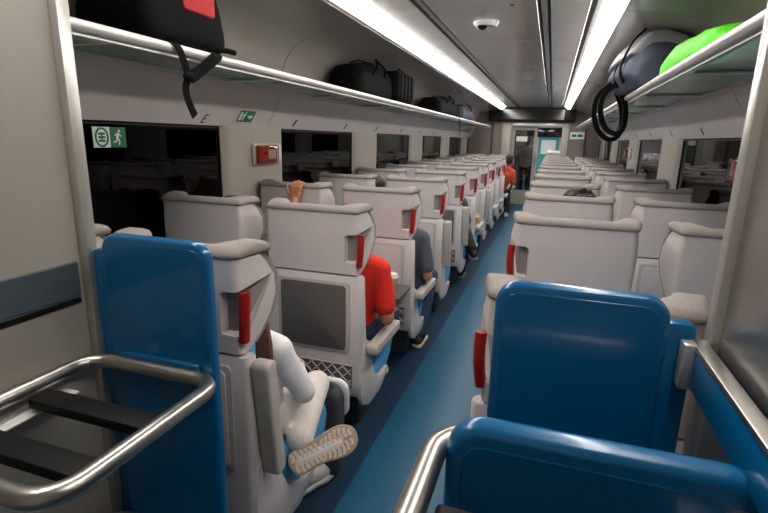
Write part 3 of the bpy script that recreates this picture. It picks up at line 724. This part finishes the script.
for dx, dy, k in ((0.0, 0.22, 1.0), (0.035, 0.10, 0.86)):
    lp = [(-0.215, 0.10), (-0.25, 0.063), (-0.307, 0.013), (-0.324, -0.081), (-0.305, -0.184), (-0.259, -0.273), (-0.182, -0.323), (-0.117, -0.285), (-0.111, -0.167), (-0.125, -0.07), (-0.17, 0.03)]
    ribbon([(-0.2+(x+0.2)*k+dx*0.5, dy+0.02*i*(0.6 if i < 6 else 0.3), z*k) for i, (x, z) in enumerate(lp)], 0.06, 0.034).build('shoulder_strap', M['strap'], t)
for yy in (-0.30, 0.0):
    ribbon([(-0.10, yy, 0.372), (-0.165, yy, 0.31), (-0.20, yy, 0.24), (-0.237, yy, 0.12), (-0.20, yy, 0.04)], 0.045, 0.012).build('compression_strap', M['strap'], t)
ribbon([(-0.18, 0.34, -0.31), (-0.175, 0.34, -0.38), (-0.165, 0.34, -0.44)], 0.03, 0.006).build('strap_end', M['strap'], t)
MB().rbox(-0.135, -0.09, 0.30, 0.36, -0.27, -0.21, 0.006, 2).build('buckle', M['black'], t)
t = thing('soft_bag', 'bright lime green bag lying on the right shelf', 'bag', (0.67, 2.68, SH))
prof = [(0.0, 0.0), (0.15, 0.0), (0.18, 0.06), (0.14, 0.13), (0.02, 0.17), (-0.12, 0.15), (-0.165, 0.07), (-0.15, 0.0)]
mb = MB().loft([[(x*k, y, z*q) for x, z in prof] for y, k, q in ((-0.42, 0.6, 0.5), (-0.34, 0.95, 0.75), (-0.1, 1, 0.85), (0.3, 1.0, 1.05), (0.55, 0.9, 0.95), (0.63, 0.6, 0.7))])
soft(mb, 'bag_body', M['baggreen'], t, 0.02, 5)
MB().tube([(-0.06, -0.33, 0.11), (-0.07, 0.0, 0.155), (-0.06, 0.5, 0.155)], 0.006, 6).build('zip', M['baggreen'], t)
t = thing('pouch', 'small black pouch squeezed between the hiking pack and the green bag', 'bag', (0.78, 3.42, SH))
soft(MB().rbox(-0.13, 0.13, -0.17, 0.17, 0.0, 0.24, 0.07, 3), 'bag_body', M['bagblack'], t, 0.02, 4)
MB().tube([(0, -0.1, 0.22), (0, -0.05, 0.27), (0, 0.05, 0.27), (0, 0.1, 0.22)], 0.009, 8).build('carry_handle', M['strap'], t)

# ------------------------------------------------------------------ people
def V(*a): return Vector(a)
def hand_caps(mb, wrist, direc, palm_n, side, curl=0.4, sc=1.0):
    """palm and five separate fingers; direc along the fingers, palm_n out of the back of the hand, side=+1 thumb on u side"""
    d = Vector(direc).normalized(); n = Vector(palm_n); n = (n-d*n.dot(d)).normalized(); u = d.cross(n)*side
    w = Vector(wrist)
    for k in (-1, -0.35, 0.35, 1): mb.cap(w+d*0.012*sc+u*0.018*k*sc, w+d*0.075*sc+u*0.029*k*sc, 0.0135*sc, 0.0115*sc, 8)
    for k, L in ((-1.0, 0.054), (-0.34, 0.068), (0.34, 0.075), (1.0, 0.066)):
        p = w+d*0.078*sc+u*0.030*k*sc; dd = d.copy(); ang = 0
        for seg_l, r in ((0.44, 0.0086), (0.31, 0.0078), (0.25, 0.0070)):
            ang += curl; dd = (d*math.cos(ang)-n*math.sin(ang)+u*0.06*k).normalized(); q = p+dd*L*seg_l*sc*1.15
            mb.cap(p, q, r*sc, r*0.92*sc, 8); p = q
    p = w+d*0.022*sc+u*0.026*sc-n*0.004
    for dv, L, r in ((d*0.6+u*0.8, 0.034, 0.0115), (d*0.8+u*0.5-n*0.2, 0.030, 0.0095), (d*0.9+u*0.2-n*0.35, 0.024, 0.0082)):
        q = p+dv.normalized()*L*sc; mb.cap(p, q, r*sc, r*0.92*sc, 8); p = q
def head_caps(mb, c, f, sc=1.0):
    """head with jaw, nose, ears; c centre, f facing (horizontal)"""
    f = Vector(f).normalized(); r = f.cross(V(0, 0, 1)).normalized(); c = Vector(c)
    mt = Matrix(((r.x, f.x, 0, c.x), (r.y, f.y, 0, c.y), (r.z, f.z, 1, c.z), (0, 0, 0, 1)))
    mb.ell((0, -0.012, 0.022), (0.073*sc, 0.092*sc, 0.088*sc), 20, 12, mt)
    mb.ell((0, 0.018, -0.045), (0.056*sc, 0.062*sc, 0.066*sc), 16, 10, mt)
    mb.cap((0, 0.078*sc, 0.015), (0, 0.098*sc, -0.020), 0.009, 0.014, 8, mt)
    mb.cap((-0.034, 0.070*sc, 0.026), (0.034, 0.070*sc, 0.026), 0.011, 0.011, 8, mt)
    for e in (-1, 1): mb.ell((e*0.074*sc, -0.008, -0.008), (0.010, 0.020, 0.031), 10, 8, mt)
    return mt
def face(parent, mt, m_lips, sc=1.0):
    for e in (-1, 1):
        ey = MB().ell((e*0.031, 0.074*sc, 0.006), (0.0125, 0.010, 0.009), 12, 8, mt).build('eye', M['eyew'], parent)
        MB().ell((e*0.031, 0.0825*sc, 0.006), (0.0055, 0.003, 0.0055), 10, 6, mt).build('iris', M['eyed'], ey)
        MB().cap((e*0.047, 0.075*sc, 0.026), (e*0.016, 0.084*sc, 0.028), 0.003, 0.004, 6, mt).build('eyebrow', M['hairdark'], parent)
    MB().cap((-0.020, 0.077*sc, -0.056), (0.020, 0.077*sc, -0.056), 0.0055, 0.0055, 8, mt).build('mouth', m_lips, parent)
def shoe(parent, ankle, toe_dir, m_up, m_sole, L=0.25):
    d = Vector((toe_dir[0], toe_dir[1], 0)).normalized(); r = d.cross(V(0, 0, 1)); a = Vector(ankle)
    mt = Matrix(((r.x, d.x, 0, a.x), (r.y, d.y, 0, a.y), (0, 0, 1, a.z), (0, 0, 0, 1)))
    mb = MB().cap((0, -0.03, -0.035), (0, 0.12, -0.045), 0.042, 0.036, 12, mt).cap((0, 0.0, 0.02), (0, 0.03, -0.03), 0.043, 0.045, 12, mt).cap((-0.008, 0.10, -0.047), (0.008, 0.15, -0.05), 0.034, 0.028, 12, mt)
    o = link('shoe', remesh(mb, 'shoe', m_up, 0.009, 3), parent)
    out = [(0.036, -0.06), (0.040, 0.02), (0.038, 0.07), (0.046, 0.12), (0.036, 0.17), (0.0, 0.19), (-0.036, 0.17), (-0.043, 0.12), (-0.036, 0.05), (-0.038, 0.0), (-0.034, -0.06), (0, -0.078)]
    MB().prism(out, -0.088, -0.068, 'z', mt, 0.005, 2).build('shoe_sole', m_sole, o)
    return o
def person(label, J, shirt, pants, skin, hair, sleeve='short', look=(0, 1, 0), vox=0.008, shoes=('brownshoe', 'sole'), hands=True, long_hair=False, curly=False, hand_spec=None, foot_dirs=None, skip_shoe=(), slim=1.0):
    """J: joint dict in world coordinates"""
    root_loc = (J['pelvis'][0], J['pelvis'][1], 0)
    t = thing('person', label, 'person', root_loc); off = -Vector(root_loc)
    g = {k: Vector(v)+off for k, v in J.items()}
    nk, hd = g['neck'], g['head']
    class SB(MB):
        def cap(s_, a, b, ra, rb=None, seg=12, mtx=None):
            return MB.cap(s_, a, b, ra*slim, None if rb is None else rb*slim, seg, mtx)
    def torso(mb, e=0.0):
        ch = g['chest']; pv = g['pelvis']
        for s in ('R', 'L'):
            sh = g['sh'+s]; hp = g['hip'+s]
            mb.cap(nk+V(0, 0, -0.03), sh, 0.052+e, 0.056+e)
            mb.cap(sh+(ch-sh)*0.25, ch+(hp-ch)*0.25, 0.070+e, 0.085+e)
            mb.cap(ch+(sh-ch)*0.45, pv+(hp-pv)*0.7, 0.092+e, 0.092+e)
        mb.cap(ch, pv, 0.105+e, 0.105+e)
        return mb
    def arms(mb, e=0.0, part='all'):
        for s in ('R', 'L'):
            sh, el, wr = g['sh'+s], g['el'+s], g['wr'+s]
            if part == 'short':
                q = sh.lerp(el, 0.72); mb.cap(sh, q, 0.053+e, 0.050+e)
            else:
                mb.cap(sh, el, 0.050+e, 0.038+e); 
                mb.cap(el, wr if part == 'all' else el.lerp(wr, 0.96), 0.039+e, 0.025+e+(0.004 if part == 'long' else 0))
        return mb
    def legs(mb, e=0.0, trim=False):
        for s in ('R', 'L'):
            hp, kn, an = g['hip'+s], g['kn'+s], g['an'+s]
            mb.cap(hp, kn, 0.082+e, 0.055+e); mb.cap(kn, an if not trim else kn.lerp(an, 0.97), 0.054+e, 0.036+e+(0.012 if trim else 0))
        return mb
    body = legs(arms(torso(SB())))
    body.cap(nk+V(0, 0, -0.04), hd+V(0, 0, -0.05), 0.050, 0.047)
    mt = head_caps(body, hd, look)
    for s in ('R', 'L'):
        wr, el = g['wr'+s], g['el'+s]; dr = (wr-el).normalized()
        sp = (hand_spec or {}).get(s, {})
        hand_caps(body, wr, sp.get('dir', dr), sp.get('n', (0, 0, 1)), sp.get('side', 1 if s == 'L' else -1), sp.get('curl', 0.35), sp.get('sc', 1.0))
        fd = Vector((foot_dirs or {}).get(s, (0, 1, 0))).normalized(); an = g['an'+s]
        body.cap(an, an+fd*0.10+V(0, 0, -0.055), 0.030, 0.018)
    link('body', remesh(body, 'body', M[skin], vox, 3), t)
    face(t, mt, M['lips'])
    sb = torso(SB(), 0.012); arms(sb, 0.012, 'short' if sleeve == 'short' else 'long')
    sb.cap(nk+V(0, 0, -0.045), nk+V(0, 0, -0.01), 0.066, 0.058)
    link('shirt', remesh(sb, 'shirt', M[shirt], max(vox, 0.009), 3), t)
    lb = legs(SB(), 0.013, True); lb.cap(g['hipR'], g['hipL'], 0.105, 0.105); lb.cap(g['pelvis']+V(0, 0, 0.05), g['pelvis'], 0.112, 0.112)
    link('trousers', remesh(lb, 'trousers', M[pants], 0.010, 3), t)
    h = MB()
    h.ell((0, -0.022, 0.040), (0.082, 0.094, 0.084), 20, 12, mt); h.ell((0, -0.055, 0.0), (0.078, 0.062, 0.085), 16, 10, mt)
    if curly:
        rr = random.Random(3)
        for i in range(60):
            a, z = rr.uniform(0, 2*PI), rr.uniform(-0.2, 1)
            q = math.sqrt(max(0, 1-z*z)); p = (0.092*q*math.cos(a), -0.03+0.10*q*math.sin(a)*(1 if math.sin(a) < 0.4 else 0.6), 0.035+0.088*z); h.ell(p, (0.022, 0.022, 0.02), 8, 6, mt)
    if long_hair:
        for k in range(9):
            a = PI*(0.02+0.96*k/8); x, y = 0.075*math.cos(a), -0.02-0.07*math.sin(a)
            h.cap((x, y, 0.03), (x*1.10, y+0.012, -0.13), 0.028, 0.028, 8, mt); h.cap((x*1.1, y+0.012, -0.13), (x*1.05+0.02, y+0.04, -0.27), 0.027, 0.014, 8, mt)
    link('hair', remesh(h, 'hair', M[hair], 0.008, 2), t)
    for s in ('R', 'L'):
        if s in skip_shoe: continue
        an = g['an'+s]; fd = (foot_dirs or {}).get(s, (0, 1, 0)); shoe(t, (an.x, an.y, an.z), fd, M[shoes[0]], M[shoes[1]])
    return t
def seated(x, y0, dx=0.0, **kw):
    """default seated pose on the seat whose back plane is at y0"""
    J = dict(pelvis=(x, y0+0.26, 0.53), chest=(x+dx, y0+0.235, 0.76), neck=(x+dx, y0+0.235, 0.955), head=(x+dx, y0+0.27, 1.085),
             shR=(x+dx+0.165, y0+0.235, 0.895), shL=(x+dx-0.165, y0+0.235, 0.895), elR=(x+0.235, y0+0.27, 0.64), elL=(x-0.20, y0+0.29, 0.64),
             wrR=(x+0.17, y0+0.48, 0.60), wrL=(x-0.13, y0+0.48, 0.60),
             hipR=(x+0.085, y0+0.27, 0.52), hipL=(x-0.085, y0+0.27, 0.52), knR=(x+0.11, y0+0.66, 0.51), knL=(x-0.11, y0+0.66, 0.51),
             anR=(x+0.11, y0+0.66, 0.095), anL=(x-0.11, y0+0.66, 0.095))
    J.update(kw); return J
def ry(k): return YL+P_*k
# girl in white, first left aisle seat
xg = -1.075
J = dict(pelvis=(-1.00, 1.44, 0.53), chest=(-1.03, 1.44, 0.70), neck=(-1.06, 1.45, 0.865), head=(-1.125, 1.475, 0.995),
         shR=(-0.880, 1.455, 0.785), shL=(-1.18, 1.46, 0.79), elR=(-0.80, 1.50, 0.610), elL=(-1.24, 1.54, 0.60), wrR=(-0.93, 1.68, 0.60), wrL=(-1.08, 1.70, 0.59),
         hipR=(-0.93, 1.44, 0.51), hipL=(-1.07, 1.45, 0.51), knR=(-0.875, 1.76, 0.50), knL=(-1.03, 1.83, 0.51), anR=(-0.80, 1.455, 0.43), anL=(-0.915, 1.665, 0.10))
girl = person('seated girl in white top and white trousers with one shoe sole turned up', J, 'whiteshirt', 'whitepants', 'skin', 'hairbrown', 'long', (-0.2, 1, 0), 0.008,
              ('sneaker', 'sneaker'), long_hair=True, foot_dirs={'R': (0.75, 0.6, 0), 'L': (0.45, 1, 0)}, skip_shoe=('R',), slim=0.86)
off = -Vector((J['pelvis'][0], J['pelvis'][1], 0))
MB().loft([[(p[0]+a, p[1]+b, p[2]) for a, b in ((-w, 0.01), (0, 0.024), (w, 0.01), (w, -0.008), (0, -0.014), (-w, -0.008))] for p, w in
           [((xx+off.x, yy+off.y, zz), ww) for xx, yy, zz, ww in ((-0.97, 1.42, 1.00, 0.03), (-0.915, 1.395, 0.92, 0.032), (-0.893, 1.380, 0.84, 0.032), (-0.885, 1.378, 0.76, 0.028), (-0.880, 1.39, 0.69, 0.010))]]).build('hair_lock', M['hairbrown'], girl)
# the upturned sneaker (sole towards the aisle and up)
heel, toe = V(-0.800, 1.375, 0.372), V(-0.600, 1.545, 0.452)
yd = (toe-heel).normalized(); nrm = V(0.5, -0.80, 0.62); nrm = (nrm-yd*nrm.dot(yd)).normalized(); xd = yd.cross(nrm)
mid = heel+off
SM = Matrix(((xd.x, yd.x, nrm.x, mid.x), (xd.y, yd.y, nrm.y, mid.y), (xd.z, yd.z, nrm.z, mid.z), (0, 0, 0, 1)))
so = [(1.25*a_, b_) for a_, b_ in [(0.034, 0.014), (0.040, 0.04), (0.034, 0.09), (0.037, 0.14), (0.046, 0.19), (0.044, 0.23), (0.028, 0.265), (0.0, 0.276), (-0.026, 0.268), (-0.044, 0.235), (-0.047, 0.19), (-0.040, 0.14), (-0.036, 0.09), (-0.038, 0.04), (-0.030, 0.010), (0, 0.0)]]
so_s = [(p.x, p.y) for p in smooth_path([(a_, b_, 0) for a_, b_ in so], True)]
snk = link('shoe', remesh(MB().cap((0, 0.04, -0.035), (0, 0.20, -0.03), 0.042, 0.038, 12, SM).cap((0, 0.045, -0.075), (0, 0.09, -0.045), 0.042, 0.042, 12, SM), 'shoe', M['sneaker'], 0.008, 3), girl)
MB().prism(so_s, -0.024, -0.004, 'z', SM, 0.005, 2).build('shoe_midsole', M['sneaker'], snk)
MB().prism(so_s, -0.003, 0.002, 'z', SM, 0.002, 1).build('shoe_sole', M['solegroove'], snk)
tr = MB()
def strip(y0, y1, bend, x0, x1):
    pts = [(x0+(x1-x0)*i/8, 0) for i in range(9)]
    lo = [(x, y0+bend*abs(x-(x0+x1)/2)) for x, _ in pts]; hi = [(x, y1+bend*abs(x-(x0+x1)/2)) for x, _ in reversed(pts)]
    tr.prism(lo+hi, 0.0025, 0.006, 'z', SM)
def wid(y):
    for (xa, ya), (xb, yb) in zip(so[:-1], so[1:]):
        if xa > 0 and ya <= y <= yb: return xa+(xb-xa)*(y-ya)/(yb-ya)
    return 0.03
yy = 0.018
while yy < 0.245:
    w = min(wid(yy), wid(yy+0.02))-0.008
    if w > 0.012:
        strip(yy, yy+0.013, -0.35 if yy < 0.12 else 0.35, -w, -0.004); strip(yy, yy+0.013, 0.35 if yy < 0.12 else -0.35, 0.004, w)
    yy += 0.0185
tr.build('sole_tread', M['sole'], snk, False)
# dark bag with pale trim by her knees
t = thing('handbag', 'charcoal rounded bag with white edge standing before the girl in white', 'bag', (-0.865, 1.845, 0.0))
MB().prism(rrect(-0.085, 0.078, 0.0, 0.462, 0.07, 6), -0.06, 0.04, 'y', None, 0.03, 4).build('bag_body', M['darkgrey'], t)
MB().prism(rrect(-0.075, 0.088, 0.27, 0.465, 0.06, 6), 0.035, 0.065, 'y', None, 0.012, 3).build('white_edge', M['white'], t)
MB().tube([(-0.05, -0.02, 0.45), (-0.045, -0.03, 0.478), (0.03, -0.03, 0.478), (0.04, -0.02, 0.45)], 0.006, 8).build('handle', M['darkgrey'], t)
# man in red, second left aisle seat
y0 = ry(1)
J = seated(-1.02, y0, 0.04, head=(-0.955, y0+0.22, 1.098), neck=(-0.97, y0+0.235, 0.955), shR=(-0.80, y0+0.235, 0.875), elR=(-0.748, y0+0.235, 0.615), wrR=(-0.80, y0+0.455, 0.575), knR=(-0.85, y0+0.60, 0.51), anR=(-0.95, y0+0.66, 0.095), hipR=(-0.90, y0+0.27, 0.52))
person('seated man in red T-shirt leaning his elbow on the aisle armrest', J, 'redshirt', 'jeans', 'skin2', 'hairdark', 'short', (0, 1, -0.0), 0.008)
# man in grey, third left aisle seat
y0 = ry(2)
J = seated(-1.02, y0, 0.03, shR=(-0.815, y0+0.24, 0.86), elR=(-0.755, y0+0.23, 0.60), wrR=(-0.80, y0+0.44, 0.575), hipR=(-0.88, y0+0.27, 0.52), knR=(-0.82, y0+0.60, 0.50), anR=(-0.83, y0+0.36, 0.095), head=(-1.02, y0+0.25, 1.07))
person('seated man in grey T-shirt and jeans, brown shoe on the floor', J, 'greyshirt', 'jeans', 'skin2', 'hairdark', 'short', (0, 1, 0), 0.009)
# passenger with raised hand, second left window seat
y0 = ry(1); xw = -1.715
J = seated(xw, y0, 0.0, head=(xw+0.06, y0+0.22, 1.10), neck=(xw+0.03, y0+0.235, 0.955), shR=(xw+0.17, y0+0.27, 0.90), elR=(xw+0.12, y0+0.60, 0.93), wrR=(-1.625, y0+0.862, 1.125))
hs = {'R': dict(dir=(0.0, 0.22, 1), n=(0, -1, 0.15), side=-1, curl=0.55, sc=1.1)}
person('passenger in the second left window seat gripping the seat top ahead with one hand', J, 'darkgrey', 'darkpants', 'skin2', 'hairdark', 'short', (0, 1, 0), 0.0055, hand_spec=hs)
# dark head in third right aisle seat
y0 = YR+P_*2
J = seated(0.17, y0, 0.02, head=(0.195, y0+0.24, 1.14), neck=(0.19, y0+0.235, 0.985))
person('person with curly dark hair just above a right aisle seat', J, 'darkgrey', 'darkpants', 'skin2', 'hairdark', 'short', (0, 1, 0), 0.011, curly=True)
# head beside fourth left window seat
y0 = ry(3)
J = seated(-1.60, y0, 0.06, head=(-1.47, y0+0.22, 1.10), neck=(-1.50, y0+0.22, 0.96))
person('dark-haired passenger glimpsed beside the fourth left window seat', J, 'darkgrey', 'darkpants', 'skin', 'hairdark', 'short', (0, 1, 0), 0.011)
# crossed legs in fifth left aisle seat
y0 = ry(4)
J = seated(-1.02, y0, 0.0, knR=(-0.86, y0+0.64, 0.52), anR=(-0.745, y0+0.46, 0.36), knL=(-0.98, y0+0.62, 0.52), anL=(-0.86, y0+0.50, 0.095), hipR=(-0.92, y0+0.27, 0.52))
person('passenger with a black shoe sticking out into the aisle, fifth left row', J, 'greyshirt', 'darkpants', 'skin', 'hairdark', 'short', (0, 1, 0), 0.011, ('black', 'baggrey'), foot_dirs={'R': (0.35, -0.9, 0)})
# leaning passenger in orange, far left
y0 = 10.06
J = seated(-1.030, y0, 0.16, head=(-0.785, y0+0.22, 1.17), neck=(-0.810, y0+0.22, 1.03), chest=(-0.890, y0+0.22, 0.80), shR=(-0.700, y0+0.22, 0.93), shL=(-1.000, y0+0.22, 0.97), elR=(-0.690, y0+0.28, 0.68), wrR=(-0.730, y0+0.46, 0.60),
           hipR=(-0.910, y0+0.26, 0.52), hipL=(-1.080, y0+0.26, 0.52), knR=(-0.790, y0+0.52, 0.50), anR=(-0.780, y0+0.42, 0.095), knL=(-0.980, y0+0.6, 0.50), anL=(-0.930, y0+0.5, 0.095))
person('distant passenger in orange leaning into the aisle from the left seats', J, 'orange', 'darkpants', 'skin2', 'hairdark', 'short', (0, 1, 0), 0.012, ('white', 'white'))
# standing figure in the vestibule
x, y = -0.62, 13.6
J = dict(pelvis=(x, y, 0.92), chest=(x, y, 1.18), neck=(x, y, 1.42), head=(x, y+0.0, 1.55), shR=(x+0.17, y, 1.36), shL=(x-0.17, y, 1.36), elR=(x+0.23, y, 1.10), elL=(x-0.23, y, 1.10),
         wrR=(x+0.22, y-0.06, 0.86), wrL=(x-0.22, y-0.06, 0.86), hipR=(x+0.08, y, 0.88), hipL=(x-0.08, y, 0.88), knR=(x+0.1, y-0.02, 0.48), knL=(x-0.1, y, 0.48), anR=(x+0.10, y+0.03, 0.095), anL=(x-0.10, y+0.03, 0.095))
person('person in pale grey standing behind the far door glass', J, 'paleshirt', 'darkpants', 'skin', 'hairdark', 'long', (0, -1, 0), 0.012, foot_dirs={'R': (0, -1, 0), 'L': (0, -1, 0)})

# ------------------------------------------------------------------ tray with cup ahead of the red man
y0 = ry(2)
t = thing('fold_down_tray', 'dark fold-down tray lowered in front of the man in red', 'tray', (-1.0, y0, 0.585))
MB().prism(rrect(-0.20, 0.20, -0.33, -0.03, 0.02, 4), -0.01, 0.01, 'z', None, 0.004, 2).build('tray_top', M['tray_dark'], t)
for x in (-0.17, 0.17): MB().rbox(x-0.012, x+0.012, -0.06, -0.012, -0.03, -0.01, 0.004, 1).build('tray_arm', M['frame'], t)
t = thing('paper_cup', 'paper coffee cup with white lid on the tray before the red-shirted man', 'cup', (-0.865, y0-0.27, 0.595))
MB().lathe([(0.028, 0.0), (0.030, 0.004), (0.040, 0.115), (0.040, 0.117)], (0, 0, 0), 24).build('cup_body', M['paper'], t)
MB().lathe([(0.043, 0.112), (0.044, 0.122), (0.040, 0.126), (0.038, 0.140), (0.034, 0.142), (0.032, 0.137)], (0, 0, 0), 24).build('lid', M['white'], t)
# tan bundle of unknown kind on sixth left seat
t = thing('tan_bundle', 'tan bundle resting on the sixth left aisle seat', 'bag', (-0.90, ry(5)+0.40, 0.437))
mb = MB().prism([(-0.12, 0.0), (0.12, 0.0), (0.13, 0.10), (0.10, 0.17), (-0.10, 0.16), (-0.13, 0.08)], -0.13, 0.11, 'y', None, 0.012, 2); mb.build('bag_body', M['paper'], t)
MB().rbox(-0.10, 0.10, -0.02, 0.02, 0.16, 0.19, 0.008, 2).build('folded_top', M['ivory'], t)
bpy.context.view_layer.update()
